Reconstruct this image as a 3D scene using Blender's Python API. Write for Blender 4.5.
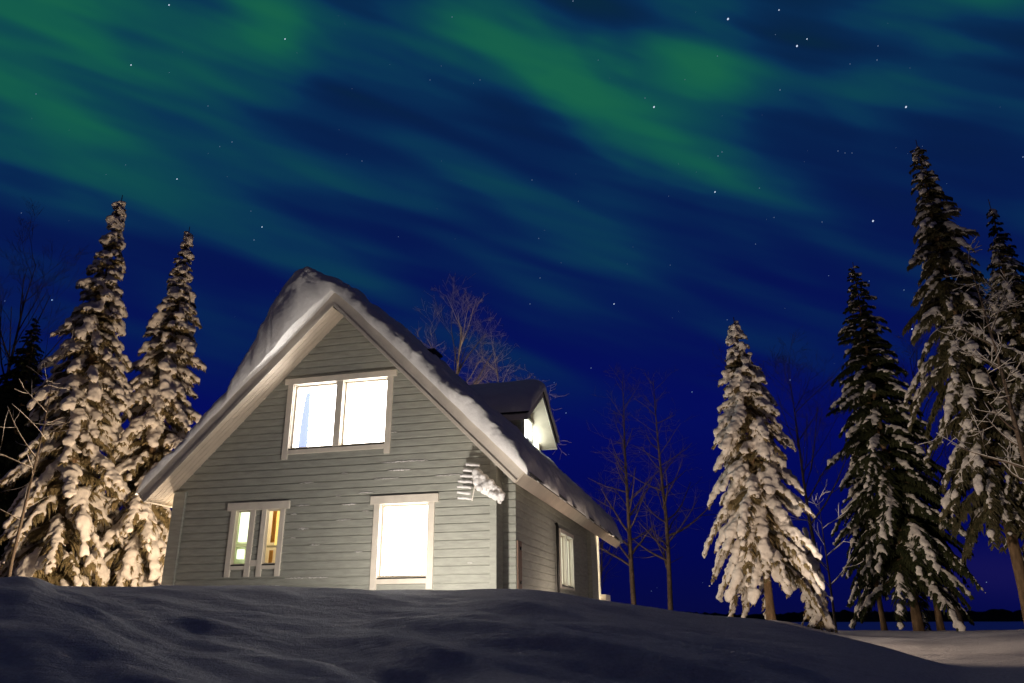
import bpy, bmesh, math, random
import numpy as np
from mathutils import Vector, Matrix, noise
R_ = math.radians
for o in list(bpy.data.objects):
    bpy.data.objects.remove(o)
scene = bpy.context.scene
COL = scene.collection

# ------------------------------------------------------------------ camera
cd = bpy.data.cameras.new('camera')
cam = bpy.data.objects.new('camera', cd)
COL.objects.link(cam)
FPX = 755.3
cd.sensor_width = 36.0
cd.lens = FPX / 1024 * 36.0
cd.clip_start = 0.05
cd.clip_end = 6000
pt, rl = R_(20.148), R_(-0.417)
cx, cu, cf = Vector((1, 0, 0)), Vector((0, -math.sin(pt), math.cos(pt))), Vector((0, math.cos(pt), math.sin(pt)))
ax = math.cos(rl) * cx + math.sin(rl) * cu
au = -math.sin(rl) * cx + math.cos(rl) * cu
cam.matrix_world = Matrix(((ax.x, au.x, -cf.x, 0), (ax.y, au.y, -cf.y, 0), (ax.z, au.z, -cf.z, 0), (0, 0, 0, 1)))
scene.camera = cam
vs = scene.view_settings
vs.view_transform = 'Standard'
vs.look = 'None'
vs.exposure = 0.0
vs.gamma = 1.0
scene.cycles.use_denoising = True
scene.cycles.max_bounces = 5
scene.cycles.sample_clamp_indirect = 4.0

# light settings (watts) ------------------------------------------------------
P_FRONT, P_SIDE, P_TREES, P_LEFT, P_TERR, P_ROOM = 390, 95, 800, 1450, 360, 34
SKY_GAIN = 1.0
MOON = 0.03

# ------------------------------------------------------------------ world: night sky with aurora
world = bpy.data.worlds.new('World')
scene.world = world
world.use_nodes = True
wt = world.node_tree
wt.nodes.clear()
WL = wt.links.new


class NG:
    """tiny helper to write node maths"""
    def __init__(s, tree):
        s.t = tree

    def new(s, kind, **kw):
        n = s.t.nodes.new(kind)
        for k, v in kw.items():
            setattr(n, k, v)
        return n

    def put(s, sock, v):
        if hasattr(v, 'is_linked') or isinstance(v, bpy.types.NodeSocket):
            s.t.links.new(v, sock)
        else:
            sock.default_value = v

    def m(s, op, a, b=0.0, c=0.0, clamp=False):
        n = s.new('ShaderNodeMath', operation=op, use_clamp=clamp)
        s.put(n.inputs[0], a); s.put(n.inputs[1], b); s.put(n.inputs[2], c)
        return n.outputs[0]

    def dot(s, v, d):
        n = s.new('ShaderNodeVectorMath', operation='DOT_PRODUCT')
        s.put(n.inputs[0], v); n.inputs[1].default_value = d
        return n.outputs['Value']

    def mix(s, f, a, b):
        n = s.new('ShaderNodeMix', data_type='RGBA')
        s.put(n.inputs[0], f); s.put(n.inputs[6], a); s.put(n.inputs[7], b)
        return n.outputs[2]

    def comb(s, x, y, z):
        n = s.new('ShaderNodeCombineXYZ')
        s.put(n.inputs[0], x); s.put(n.inputs[1], y); s.put(n.inputs[2], z)
        return n.outputs[0]

    def noise(s, vec, scale, detail=3.0, rough=0.5, dist=0.0):
        n = s.new('ShaderNodeTexNoise')
        if vec is not None:
            s.put(n.inputs['Vector'], vec)
        n.inputs['Scale'].default_value = scale
        n.inputs['Detail'].default_value = detail
        n.inputs['Roughness'].default_value = rough
        n.inputs['Distortion'].default_value = dist
        return n.outputs['Fac']

    def ramp(s, f, stops):
        n = s.new('ShaderNodeValToRGB')
        s.put(n.inputs[0], f)
        e = n.color_ramp.elements
        while len(e) < len(stops):
            e.new(0.5)
        for el, (p, c) in zip(e, stops):
            el.position = p
            el.color = (*c, 1) if len(c) == 3 else c
        return n.outputs[0]


def lin(r, g, b):
    return tuple(((c / 255) / 12.92 if c / 255 <= 0.04045 else ((c / 255 + 0.055) / 1.055) ** 2.4) for c in (r, g, b))


g = NG(wt)
tc = g.new('ShaderNodeTexCoord')
D = tc.outputs['Generated']
nrm = g.new('ShaderNodeVectorMath', operation='NORMALIZE')
WL(D, nrm.inputs[0])
D = nrm.outputs[0]
# stereographic coordinates of the sky about a fixed direction (20 deg above north)
kf, kx, ku = (0, 0.9397, 0.342), (1, 0, 0), (0, -0.342, 0.9397)
den = g.m('ADD', 1.02, g.dot(D, kf))
SX = g.m('DIVIDE', g.dot(D, kx), den)
SY = g.m('DIVIDE', g.dot(D, ku), den)


def stereo(px, py):
    d = (px - 512) / FPX * np.array(ax) - (py - 341.5) / FPX * np.array(au) + np.array(cf)
    d /= np.linalg.norm(d)
    k = 1.02 + d @ np.array(kf)
    return d @ np.array(kx) / k, d @ np.array(ku) / k


UN = 0.5 / FPX     # one photo pixel near the middle, in stereographic units
# streak noise, elongated along a direction falling to the right
def rot(angle_deg, sx, sy):
    a = R_(angle_deg)
    u = g.m('ADD', g.m('MULTIPLY', SX, math.cos(a)), g.m('MULTIPLY', SY, math.sin(a)))
    v = g.m('ADD', g.m('MULTIPLY', SX, -math.sin(a)), g.m('MULTIPLY', SY, math.cos(a)))
    return g.comb(g.m('MULTIPLY', u, sx), g.m('MULTIPLY', v, sy), 0.0)


wob = g.noise(g.comb(SX, SY, 0.3), 5.0, 2.0)
n1 = g.noise(rot(-18, 4.0, 19.0), 1.0, 1.5, 0.4, 0.25)
n2 = g.noise(rot(-20, 7.0, 40.0), 1.0, 1.5, 0.45, 0.3)
n3 = g.noise(rot(-17, 9.0, 75.0), 1.0, 1.0, 0.45, 0.3)
st = g.m('ADD', g.m('ADD', g.m('MULTIPLY', n1, 0.50), g.m('MULTIPLY', n2, 0.34)), g.m('MULTIPLY', n3, 0.16))
st = g.m('MULTIPLY', g.m('SUBTRACT', st, 0.385), 4.4, clamp=True)
blobs = [  # px, py, half length, half width, fall angle (deg, down-right), amount
    (62, 58, 80, 56, 30, 1.0), (5, 5, 80, 46, 20, 0.55), (262, 18, 46, 48, 40, 1.0), (600, 98, 80, 30, 33, 0.90),
    (704, 60, 50, 36, 28, 0.95), (455, 22, 54, 46, 34, 0.66), (862, 106, 54, 24, 16, 0.58), (545, 60, 64, 34, 32, 0.42),
    (965, 2, 60, 28, 8, 0.80), (205, 108, 100, 28, 26, 0.24), (690, 170, 110, 20, 24, 0.30), (60, 150, 80, 24, 16, 0.18),
    (560, 210, 220, 26, 16, 0.12), (330, 190, 140, 26, 18, 0.12)]
# drag the patches a little out of round
WX = g.m('ADD', SX, g.m('MULTIPLY', g.m('SUBTRACT', g.noise(rot(-22, 9.0, 22.0), 1.0, 3.0, 0.5), 0.5), 0.085))
WY = g.m('ADD', SY, g.m('MULTIPLY', g.m('SUBTRACT', g.noise(rot(-22, 8.0, 26.0), 1.3, 3.0, 0.5), 0.5), 0.050))
tot = None
for (px, py, hl, hw, an, am) in blobs:
    bx_, by_ = stereo(px, py)
    a = R_(-an)
    dx = g.m('SUBTRACT', WX, bx_)
    dy = g.m('SUBTRACT', WY, by_)
    u = g.m('MULTIPLY', g.m('ADD', g.m('MULTIPLY', dx, math.cos(a)), g.m('MULTIPLY', dy, math.sin(a))), 1 / (hl * UN))
    v = g.m('MULTIPLY', g.m('ADD', g.m('MULTIPLY', dx, -math.sin(a)), g.m('MULTIPLY', dy, math.cos(a))), 1 / (hw * UN))
    e = g.m('MULTIPLY', g.m('EXPONENT', g.m('MULTIPLY', g.m('ADD', g.m('MULTIPLY', u, u), g.m('MULTIPLY', v, v)), -0.7)), am)
    tot = e if tot is None else g.m('ADD', tot, e)
tot = g.m('MULTIPLY', tot, g.m('ADD', 0.48, g.m('MULTIPLY', st, 0.66)))
# envelope: streaks fade towards the horizon
env = g.new('ShaderNodeMapRange', interpolation_type='SMOOTHSTEP')
WL(SY, env.inputs[0])
env.inputs[1].default_value = stereo(512, 480)[1]
env.inputs[2].default_value = stereo(512, 270)[1]
A = g.m('ADD', g.m('MULTIPLY', g.m('MULTIPLY', st, env.outputs[0]), 0.38), g.m('MULTIPLY', tot, 0.86))
A = g.m('MINIMUM', A, 1.15)
# unseen sky overhead and behind darkened and violet, to dim and tint the snow
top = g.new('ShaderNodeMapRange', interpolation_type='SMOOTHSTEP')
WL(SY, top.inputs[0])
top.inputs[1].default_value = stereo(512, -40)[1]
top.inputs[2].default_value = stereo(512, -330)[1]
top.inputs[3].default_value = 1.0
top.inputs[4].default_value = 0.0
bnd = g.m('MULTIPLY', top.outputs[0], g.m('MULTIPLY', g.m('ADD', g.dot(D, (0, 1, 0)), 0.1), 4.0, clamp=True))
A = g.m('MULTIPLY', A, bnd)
el = g.new('ShaderNodeMapRange')
WL(SY, el.inputs[0])
el.inputs[1].default_value = stereo(512, 620)[1]
el.inputs[2].default_value = stereo(512, 0)[1]
base = g.ramp(el.outputs[0], [(0.0, lin(7, 10, 62)), (0.10, lin(3, 8, 76)), (0.32, lin(2, 10, 92)), (0.55, lin(3, 17, 80)), (0.78, lin(5, 31, 70)), (1.0, lin(8, 42, 58))])
aur = g.ramp(g.m('MULTIPLY', A, 0.85, clamp=True), [(0.0, lin(3, 16, 84)), (0.25, lin(7, 46, 84)), (0.5, lin(12, 70, 80)), (0.78, lin(18, 90, 76)), (1.0, lin(23, 98, 74))])
col = g.mix(g.m('MULTIPLY', A, 3.0, clamp=True), base, aur)
# faint violet cloud low in the right
bx_, by_ = stereo(1000, 572)
dx = g.m('MULTIPLY', g.m('SUBTRACT', SX, bx_), 1 / (70 * UN)); dy = g.m('MULTIPLY', g.m('SUBTRACT', SY, by_), 1 / (22 * UN))
vio = g.m('MULTIPLY', g.m('EXPONENT', g.m('MULTIPLY', g.m('ADD', g.m('MULTIPLY', dx, dx), g.m('MULTIPLY', dy, dy)), -1.0)), 0.35)
col = g.mix(vio, col, (*lin(34, 28, 84), 1))
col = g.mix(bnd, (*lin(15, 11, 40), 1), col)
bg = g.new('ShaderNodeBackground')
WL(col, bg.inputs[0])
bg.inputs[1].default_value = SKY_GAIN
nish = g.new('ShaderNodeTexSky', sky_type='NISHITA')
nish.sun_disc = False
nish.sun_elevation = R_(-4.0)
nish.sun_rotation = R_(200)
bg2 = g.new('ShaderNodeBackground')
WL(nish.outputs[0], bg2.inputs[0])
bg2.inputs[1].default_value = 0.05
add = g.new('ShaderNodeAddShader')
WL(bg.outputs[0], add.inputs[0]); WL(bg2.outputs[0], add.inputs[1])
wo = g.new('ShaderNodeOutputWorld')
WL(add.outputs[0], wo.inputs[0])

# ------------------------------------------------------------------ lamps
YAW = R_(14.531)
HOUSE = Vector((-0.30, 14.0, 0.0))
HM = Matrix.Translation(HOUSE) @ Matrix.Rotation(-YAW, 4, 'Z')


def lamp(name, kind, hloc, power, color, size=0.12):
    l = bpy.data.lights.new(name, kind)
    l.energy = power
    l.color = color
    if kind == 'POINT':
        l.shadow_soft_size = size
    o = bpy.data.objects.new(name, l)
    o.location = HM @ Vector(hloc)
    COL.objects.link(o)
    return o


sun = bpy.data.lights.new('moon', 'SUN')
sun.energy = MOON
sun.angle = R_(0.5)
sun.color = (1.0, 0.96, 0.9)
so = bpy.data.objects.new('moon', sun)
so.rotation_euler = (R_(50), 0, R_(-35))
COL.objects.link(so)
lamp('snow_lamp', 'POINT', (-0.62, -2.40, 0.20), P_FRONT, (1.0, 0.91, 0.79), 0.10)
lamp('side_lamp', 'POINT', (1.55, 3.2, 0.06), P_SIDE, (1.0, 0.80, 0.64), 0.10)
tl = lamp('tree_lamp', 'SPOT', (3.7, -0.2, 0.02), P_TREES, (1.0, 0.77, 0.56))
tl.data.spot_size = R_(166); tl.data.spot_blend = 0.35; tl.data.shadow_soft_size = 0.12
tl.rotation_euler = (Vector((1.0, 0.12, 0.16))).to_track_quat('-Z', 'Y').to_euler()
tl = lamp('far_tree_fill', 'SPOT', (3.9, -0.3, 0.02), 1900, (1.0, 0.84, 0.68))  # extra unseen spot added to brighten the far right spruces
tl.data.spot_size = R_(44); tl.data.spot_blend = 0.5; tl.data.shadow_soft_size = 0.12
tl.rotation_euler = (Vector((0.76, 0.65, 0.24))).to_track_quat('-Z', 'Y').to_euler()
lamp('yard_lamp', 'POINT', (-7.9, 2.2, 1.3), P_LEFT, (1.0, 0.76, 0.52), 0.12)
lamp('terrace_lamp', 'POINT', (-0.25, 10.6, 1.75), P_TERR, (1.0, 0.84, 0.66), 0.08)
lamp('birch_fill', 'POINT', (-5.5, 14.6, 1.2), 1100, (1.0, 0.80, 0.58), 0.1)  # unseen light added behind the house to light the bare birches

# ------------------------------------------------------------------ materials
def mat(name, color, rough=0.7, spec=0.3, var=0.0, vscale=6.0, bump=0.0, bscale=30.0, stretch=(1, 1, 1), metallic=0.0, color2=None):
    m = bpy.data.materials.new(name)
    m.use_nodes = True
    t = m.node_tree
    b = t.nodes['Principled BSDF']
    q = NG(t)
    b.inputs['Roughness'].default_value = rough
    b.inputs['Specular IOR Level'].default_value = spec
    b.inputs['Metallic'].default_value = metallic
    b.inputs['Base Color'].default_value = (*color, 1)
    tcn = q.new('ShaderNodeTexCoord')
    mp = q.new('ShaderNodeMapping')
    mp.inputs['Scale'].default_value = stretch
    t.links.new(tcn.outputs['Object'], mp.inputs[0])
    if var > 0:
        n = q.noise(mp.outputs[0], vscale, 5.0, 0.6)
        c2 = color2 or tuple(c * (1 - var) for c in color)
        c1 = color if color2 else tuple(min(1, c * (1 + var)) for c in color)
        r = q.ramp(n, [(0.3, c2), (0.7, c1)])
        t.links.new(r, b.inputs['Base Color'])
    if bump > 0:
        n = q.noise(mp.outputs[0], bscale, 4.0, 0.6)
        bp = q.new('ShaderNodeBump')
        bp.inputs['Strength'].default_value = bump
        bp.inputs['Distance'].default_value = 0.02
        t.links.new(n, bp.inputs['Height'])
        t.links.new(bp.outputs[0], b.inputs['Normal'])
    return m


def emit(name, color, strength):
    m = bpy.data.materials.new(name)
    m.use_nodes = True
    t = m.node_tree
    b = t.nodes['Principled BSDF']
    b.inputs['Base Color'].default_value = (*color, 1)
    b.inputs['Emission Color'].default_value = (*color, 1)
    b.inputs['Emission Strength'].default_value = strength
    b.inputs['Roughness'].default_value = 0.8
    return m


M = {}
M['wall'] = mat('painted_log', (0.345, 0.352, 0.312), 0.62, 0.25, 0.17, 3.0, 0.35, 40, (1, 1, 6))
M['trim'] = mat('trim_paint', (0.74, 0.68, 0.59), 0.55, 0.3, 0.08, 4.0, 0.2, 40)
M['soffit'] = mat('soffit_board', (0.56, 0.48, 0.39), 0.6, 0.25, 0.10, 3.0, 0.2, 30)
M['barge'] = mat('barge_paint', (0.62, 0.56, 0.485), 0.6, 0.25, 0.10, 3.0, 0.25, 30)
M['white'] = mat('white_paint', (0.80, 0.77, 0.72), 0.5, 0.3, 0.04, 5.0)
M['frame'] = mat('window_frame', (0.62, 0.56, 0.46), 0.45, 0.35, 0.05, 5.0)
M['roof'] = mat('dark_roof_sheet', (0.018, 0.018, 0.02), 0.6, 0.3, 0.2, 8)
M['snow'] = mat('snow', (0.76, 0.74, 0.73), 0.75, 0.15, 0.06, 2.5, 0.85, 12)
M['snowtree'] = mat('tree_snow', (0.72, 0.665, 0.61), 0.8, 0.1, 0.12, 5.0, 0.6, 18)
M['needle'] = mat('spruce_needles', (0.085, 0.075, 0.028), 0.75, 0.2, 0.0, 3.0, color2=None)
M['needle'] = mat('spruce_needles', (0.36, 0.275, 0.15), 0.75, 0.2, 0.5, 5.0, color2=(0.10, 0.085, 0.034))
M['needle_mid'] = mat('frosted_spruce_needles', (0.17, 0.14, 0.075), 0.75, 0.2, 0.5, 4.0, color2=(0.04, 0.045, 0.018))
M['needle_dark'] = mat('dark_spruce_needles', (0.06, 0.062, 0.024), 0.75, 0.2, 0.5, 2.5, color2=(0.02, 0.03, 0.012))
M['bark'] = mat('spruce_bark', (0.20, 0.13, 0.075), 0.85, 0.15, 0.45, 9.0, 0.8, 25, (1, 1, 0.35))
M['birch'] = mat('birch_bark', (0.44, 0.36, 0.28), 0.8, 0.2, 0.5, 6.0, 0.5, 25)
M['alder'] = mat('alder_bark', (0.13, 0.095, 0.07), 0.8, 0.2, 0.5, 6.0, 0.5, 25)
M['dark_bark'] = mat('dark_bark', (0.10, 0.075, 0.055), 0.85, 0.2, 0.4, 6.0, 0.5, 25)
M['shore'] = mat('shore_forest', (0.012, 0.014, 0.012), 0.9, 0.1, 0.4, 0.05)
M['brown_board'] = mat('brown_board', (0.19, 0.125, 0.095), 0.7, 0.2, 0.25, 6, 0.3, 30, (1, 1, 0.2))
M['black'] = mat('black_iron_and_gap', (0.012, 0.012, 0.012), 0.5, 0.4, 0.2, 9)
M['alu'] = mat('frosted_metal', (0.62, 0.58, 0.52), 0.6, 0.4, 0.15, 20, 0.3, 60)
M['room'] = mat('room_wall', (0.72, 0.74, 0.56), 0.8, 0.2, 0.04, 3)
M['room_beige'] = mat('room_wall_beige', (0.66, 0.58, 0.44), 0.8, 0.2, 0.04, 3)
M['orange'] = mat('orange_curtain', (0.62, 0.30, 0.08), 0.8, 0.1, 0.15, 8, 0.2, 30, (6, 6, 0.4))
M['bluecurt'] = mat('blue_curtain', (0.16, 0.22, 0.45), 0.8, 0.1, 0.15, 8, 0.2, 30, (6, 6, 0.4))
M['blind'] = emit('lit_blind', (1.0, 0.965, 0.92), 12.0)
M['blind_green'] = emit('lit_blind_cool', (0.90, 1.0, 0.90), 8.0)
M['blind_side'] = emit('lit_blind_side', (0.92, 0.98, 0.88), 1.9)
M['panel_lit'] = emit('bright_panel_glow', (0.93, 1.0, 0.82), 1.05)
M['panel_yellow'] = emit('yellow_edge_glow', (1.0, 0.86, 0.25), 0.85)
M['star'] = emit('starlight', (0.70, 0.82, 1.0), 1.0)
M['star'].cycles.emission_sampling = 'NONE'
M['star_dim'] = emit('starlight_dim', (0.45, 0.62, 0.9), 0.42)
M['star_dim'].cycles.emission_sampling = 'NONE'


def cloth_light(name, color):
    m = bpy.data.materials.new(name)
    m.use_nodes = True
    t = m.node_tree
    t.nodes.clear()
    q = NG(t)
    df = q.new('ShaderNodeBsdfDiffuse'); tl_ = q.new('ShaderNodeBsdfTranslucent')
    df.inputs[0].default_value = (*color, 1); tl_.inputs[0].default_value = (*color, 1)
    mx = q.new('ShaderNodeMixShader'); mx.inputs[0].default_value = 0.75
    t.links.new(df.outputs[0], mx.inputs[1]); t.links.new(tl_.outputs[0], mx.inputs[2])
    out = q.new('ShaderNodeOutputMaterial')
    t.links.new(mx.outputs[0], out.inputs[0])
    return m


M['bluecurt'] = cloth_light('blue_curtain', (0.068, 0.083, 0.143))


def glass():
    m = bpy.data.materials.new('window_glass')
    m.use_nodes = True
    t = m.node_tree
    t.nodes.clear()
    q = NG(t)
    tr = q.new('ShaderNodeBsdfTransparent')
    gl = q.new('ShaderNodeBsdfGlossy')
    gl.inputs['Roughness'].default_value = 0.02
    fr = q.new('ShaderNodeFresnel')
    fr.inputs[0].default_value = 1.45
    mx = q.new('ShaderNodeMixShader')
    t.links.new(fr.outputs[0], mx.inputs[0]); t.links.new(tr.outputs[0], mx.inputs[1]); t.links.new(gl.outputs[0], mx.inputs[2])
    out = q.new('ShaderNodeOutputMaterial')
    t.links.new(mx.outputs[0], out.inputs[0])
    return m


M['glass'] = glass()

# ground snow: fine grain and soft hollows come from the mesh, sparkle grain from bump
def ground_mat():
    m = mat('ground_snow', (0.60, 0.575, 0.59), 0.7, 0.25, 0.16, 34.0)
    t = m.node_tree
    b = t.nodes['Principled BSDF']
    q = NG(t)
    tcn = q.new('ShaderNodeTexCoord')
    mp = q.new('ShaderNodeMapping')
    mp.inputs['Rotation'].default_value = (0, 0, R_(35))
    mp.inputs['Scale'].default_value = (0.5, 2.2, 1)
    t.links.new(tcn.outputs['Object'], mp.inputs[0])
    n = q.noise(mp.outputs[0], 3.0, 8.0, 0.66)
    n2 = q.noise(tcn.outputs['Object'], 26.0, 5.0, 0.7)
    n3 = q.noise(tcn.outputs['Object'], 95.0, 2.0, 0.6)
    h = q.m('ADD', q.m('ADD', n, q.m('MULTIPLY', n2, 0.42)), q.m('MULTIPLY', n3, 0.16))
    bp = q.new('ShaderNodeBump')
    bp.inputs['Strength'].default_value = 0.9
    bp.inputs['Distance'].default_value = 0.06
    t.links.new(h, bp.inputs['Height'])
    t.links.new(bp.outputs[0], b.inputs['Normal'])
    return m


M['ground'] = ground_mat()


def lake_mat():
    m = mat('lake_ice', (0.30, 0.34, 0.62), 0.32, 0.8)
    t = m.node_tree
    b = t.nodes['Principled BSDF']
    q = NG(t)
    n = q.noise(None, 0.05, 4.0)
    bp = q.new('ShaderNodeBump')
    bp.inputs['Strength'].default_value = 0.15
    bp.inputs['Distance'].default_value = 0.3
    t.links.new(n, bp.inputs['Height'])
    t.links.new(bp.outputs[0], b.inputs['Normal'])
    return m


M['lake'] = lake_mat()

# ------------------------------------------------------------------ mesh helpers
class MB:
    def __init__(s):
        s.v, s.f = [], []

    def quad(s, *p):
        i = len(s.v)
        s.v += [tuple(q) for q in p]
        s.f.append(tuple(range(i, i + len(p))))

    def box(s, a, b):
        (x0, y0, z0), (x1, y1, z1) = a, b
        i = len(s.v)
        s.v += [(x0, y0, z0), (x1, y0, z0), (x1, y1, z0), (x0, y1, z0), (x0, y0, z1), (x1, y0, z1), (x1, y1, z1), (x0, y1, z1)]
        s.f += [tuple(i + k for k in q) for q in ((0, 3, 2, 1), (4, 5, 6, 7), (0, 1, 5, 4), (1, 2, 6, 5), (2, 3, 7, 6), (3, 0, 4, 7))]
        return s

    def prism(s, poly, fn0, fn1):
        """extrude a 2-D polygon between two placing functions"""
        n = len(poly)
        i = len(s.v)
        s.v += [tuple(fn0(*p)) for p in poly] + [tuple(fn1(*p)) for p in poly]
        s.f.append(tuple(range(i + n - 1, i - 1, -1)))
        s.f.append(tuple(range(i + n, i + 2 * n)))
        for k in range(n):
            s.f.append((i + k, i + (k + 1) % n, i + n + (k + 1) % n, i + n + k))
        return s

    def tube(s, pts, rad, n=6, cap=True):
        P = [Vector(p) for p in pts]
        i0 = len(s.v)
        for k, p in enumerate(P):
            d = (P[min(k + 1, len(P) - 1)] - P[max(k - 1, 0)])
            if d.length < 1e-9:
                d = Vector((0, 0, 1))
            d.normalize()
            a = d.cross(Vector((0, 0, 1)) if abs(d.z) < 0.9 else Vector((1, 0, 0))).normalized()
            b = d.cross(a)
            for j in range(n):
                t = 2 * math.pi * j / n
                s.v.append(tuple(p + (a * math.cos(t) + b * math.sin(t)) * rad[k]))
        for k in range(len(P) - 1):
            for j in range(n):
                q = i0 + k * n
                s.f.append((q + j, q + (j + 1) % n, q + n + (j + 1) % n, q + n + j))
        if cap:
            s.f.append(tuple(i0 + j for j in range(n))[::-1])
            s.f.append(tuple(i0 + (len(P) - 1) * n + j for j in range(n)))
        return s

    def build(s, name, m, parent=None, smooth=False, bevel=0.0, kind=None):
        me = bpy.data.meshes.new(name)
        me.from_pydata(s.v, [], s.f)
        me.materials.append(m)
        if smooth:
            me.polygons.foreach_set('use_smooth', [True] * len(me.polygons))
        o = bpy.data.objects.new(name, me)
        COL.objects.link(o)
        if parent is not None:
            o.parent = parent
        if bevel > 0:
            bm = bmesh.new(); bm.from_mesh(me)
            bmesh.ops.recalc_face_normals(bm, faces=bm.faces)
            bm.to_mesh(me); bm.free()
            md = o.modifiers.new('bevel', 'BEVEL')
            md.width = bevel; md.segments = 2; md.limit_method = 'ANGLE'
        if kind:
            o['kind'] = kind
        return o


def empty(name, label=None, cat=None, loc=(0, 0, 0), rz=0.0, group=None):
    o = bpy.data.objects.new(name, None)
    o.empty_display_size = 0.3
    o.location = loc
    o.rotation_euler = (0, 0, rz)
    COL.objects.link(o)
    if label:
        o['label'] = label; o['category'] = cat
    if group:
        o['group'] = group
    return o


_t = {}
def ico_template(sub):
    if sub not in _t:
        bm = bmesh.new()
        bmesh.ops.create_icosphere(bm, subdivisions=sub, radius=1.0)
        v = np.array([q.co[:] for q in bm.verts])
        f = np.array([[w.index for w in q.verts] for q in bm.faces])
        bm.free()
        _t[sub] = (v, f)
    return _t[sub]


def lumps_mesh(items, sub=1):
    """items: list of (center, 3x3 axes scaled) -> verts, faces"""
    tv, tf = ico_template(sub)
    V, F = [], []
    for k, (c, Mx) in enumerate(items):
        V.append(tv @ Mx.T + c)
        F.append(tf + k * len(tv))
    return np.concatenate(V), np.concatenate(F)


def mesh_np(name, V, F, m, parent=None, smooth=True):
    me = bpy.data.meshes.new(name)
    me.from_pydata(V.tolist() if hasattr(V, 'tolist') else V, [], F.tolist() if hasattr(F, 'tolist') else F)
    me.materials.append(m)
    if smooth:
        me.polygons.foreach_set('use_smooth', [True] * len(me.polygons))
    o = bpy.data.objects.new(name, me)
    COL.objects.link(o)
    if parent is not None:
        o.parent = parent
    return o


def fuse(o, voxel, rough=0.0, rscale=6.0):
    """voxel-fuse overlapping lumps into one skin of snow and roughen it"""
    md = o.modifiers.new('fuse', 'REMESH')
    md.mode = 'VOXEL'; md.voxel_size = voxel; md.use_smooth_shade = True
    dg = bpy.context.evaluated_depsgraph_get()
    me = bpy.data.meshes.new_from_object(o.evaluated_get(dg))
    mt = o.data.materials[0]
    o.modifiers.clear()
    old = o.data
    o.data = me
    bpy.data.meshes.remove(old)
    me.materials.clear(); me.materials.append(mt)
    n = len(me.vertices)
    co = np.empty(n * 3); no = np.empty(n * 3)
    me.vertices.foreach_get('co', co)
    me.vertex_normals.foreach_get('vector', no)
    co = co.reshape(-1, 3); no = no.reshape(-1, 3)
    if rough > 0:
        d = np.array([noise.noise(Vector(p) * rscale) + 0.5 * noise.noise(Vector(p) * rscale * 2.3) for p in co])
        co = co + no * (d * rough)[:, None]
        me.vertices.foreach_set('co', co.ravel())
    me.polygons.foreach_set('use_smooth', [True] * len(me.polygons))
    me.update()


# ------------------------------------------------------------------ ground (snow), lake, far shore
AZ = np.array([-180, -120, -60, -40, -33, -31.5, -29.8, -24, -13, -1.2, 6.15, 9.6, 14, 17.6, 21.3, 24.2, 27.2, 28.8, 32, 36, 60, 120, 180.])
CR = np.array([9, 9, 9, 9, 9.3, 9.3, 9.5, 9.5, 9.5, 9.5, 9.5, 9.8, 10.5, 11, 10.5, 10, 9, 8.5, 8.5, 8.5, 9, 9, 9.])
CE = np.array([1.5, 1.5, 2.2, 2.3, 2.30, 2.48, 2.06, 2.12, 2.04, 1.875, 1.07, .57, .01, -.27, -1.03, -1.8, -2.75, -3.2, -3.1, -2.4, .3, 1.2, 1.5])
Z5 = np.array([-.3, -.3, -.2, -.2, -.18, -.18, -.18, -.18, -.18, -.18, -.24, -.27, -.32, -.36, -.42, -.46, -.50, -.50, -.46, -.40, -.3, -.3, -.3])
ZB = np.array([.05, .05, .1, .12, .15, .15, .12, .08, .02, 0, -.15, -.30, -.36, -.30, -.42, -.5, -.52, -.52, -.5, -.4, -.2, 0, .05])
Z18 = np.array([.3, .3, .4, .45, .45, .45, .45, .42, .15, .1, 0, -.12, -.14, -.12, -.36, -.46, -.47, -.44, -.37, -.28, -.2, .2, .3])
Z30 = np.array([.4, .4, .6, .7, .7, .7, .7, .65, .5, .3, .2, .1, -.15, -.4, -.5, -.47, -.47, -.47, -.46, -.4, -.3, .2, .4])
Z37 = np.array([.4, .4, .6, .8, .8, .8, .8, .75, .6, .3, .1, -.2, -.6, -1.2, -1.3, -1.3, -1.2, -1.2, -1.2, -1.2, -1.0, .2, .4])
Z48 = np.array([.4, .4, .6, .9, .9, .9, .9, .8, .5, -2, -4.5, -4.8, -5, -5, -5, -5, -5, -5, -5, -5, -5, 0, .4])
Z90 = np.array([.4, .4, .6, 1, 1, 1, 1, .8, -.5, -5, -6, -6, -6, -6, -6, -6, -6, -6, -6, -6, -6, -1, .4])


def pchip(x, xk, yk):
    """monotone cubic through columns: xk (k,), yk (k,n) evaluated at x (m,) -> (m,n)"""
    h = np.diff(xk)[:, None]
    d = np.diff(yk, axis=0) / h
    m_ = np.zeros_like(yk)
    w1 = 2 * h[1:] + h[:-1]; w2 = h[1:] + 2 * h[:-1]
    same = d[:-1] * d[1:] > 0
    with np.errstate(all='ignore'):
        hm = (w1 + w2) / (w1 / d[:-1] + w2 / d[1:])
    m_[1:-1] = np.where(same, hm, 0)
    m_[0] = d[0]; m_[-1] = d[-1]
    k = np.clip(np.searchsorted(xk, x) - 1, 0, len(xk) - 2)
    t = ((x - xk[k]) / (xk[k + 1] - xk[k]))[:, None]
    hh = (xk[k + 1] - xk[k])[:, None]
    return (2 * t**3 - 3 * t**2 + 1) * yk[k] + (t**3 - 2 * t**2 + t) * hh * m_[k] + (-2 * t**3 + 3 * t**2) * yk[k + 1] + (t**3 - t**2) * hh * m_[k + 1]


def az_cols(az):
    out = pchip(az, AZ, np.stack([CR, CE, Z5, ZB, Z18, Z30, Z37, Z48, Z90], 1))
    return out


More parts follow.
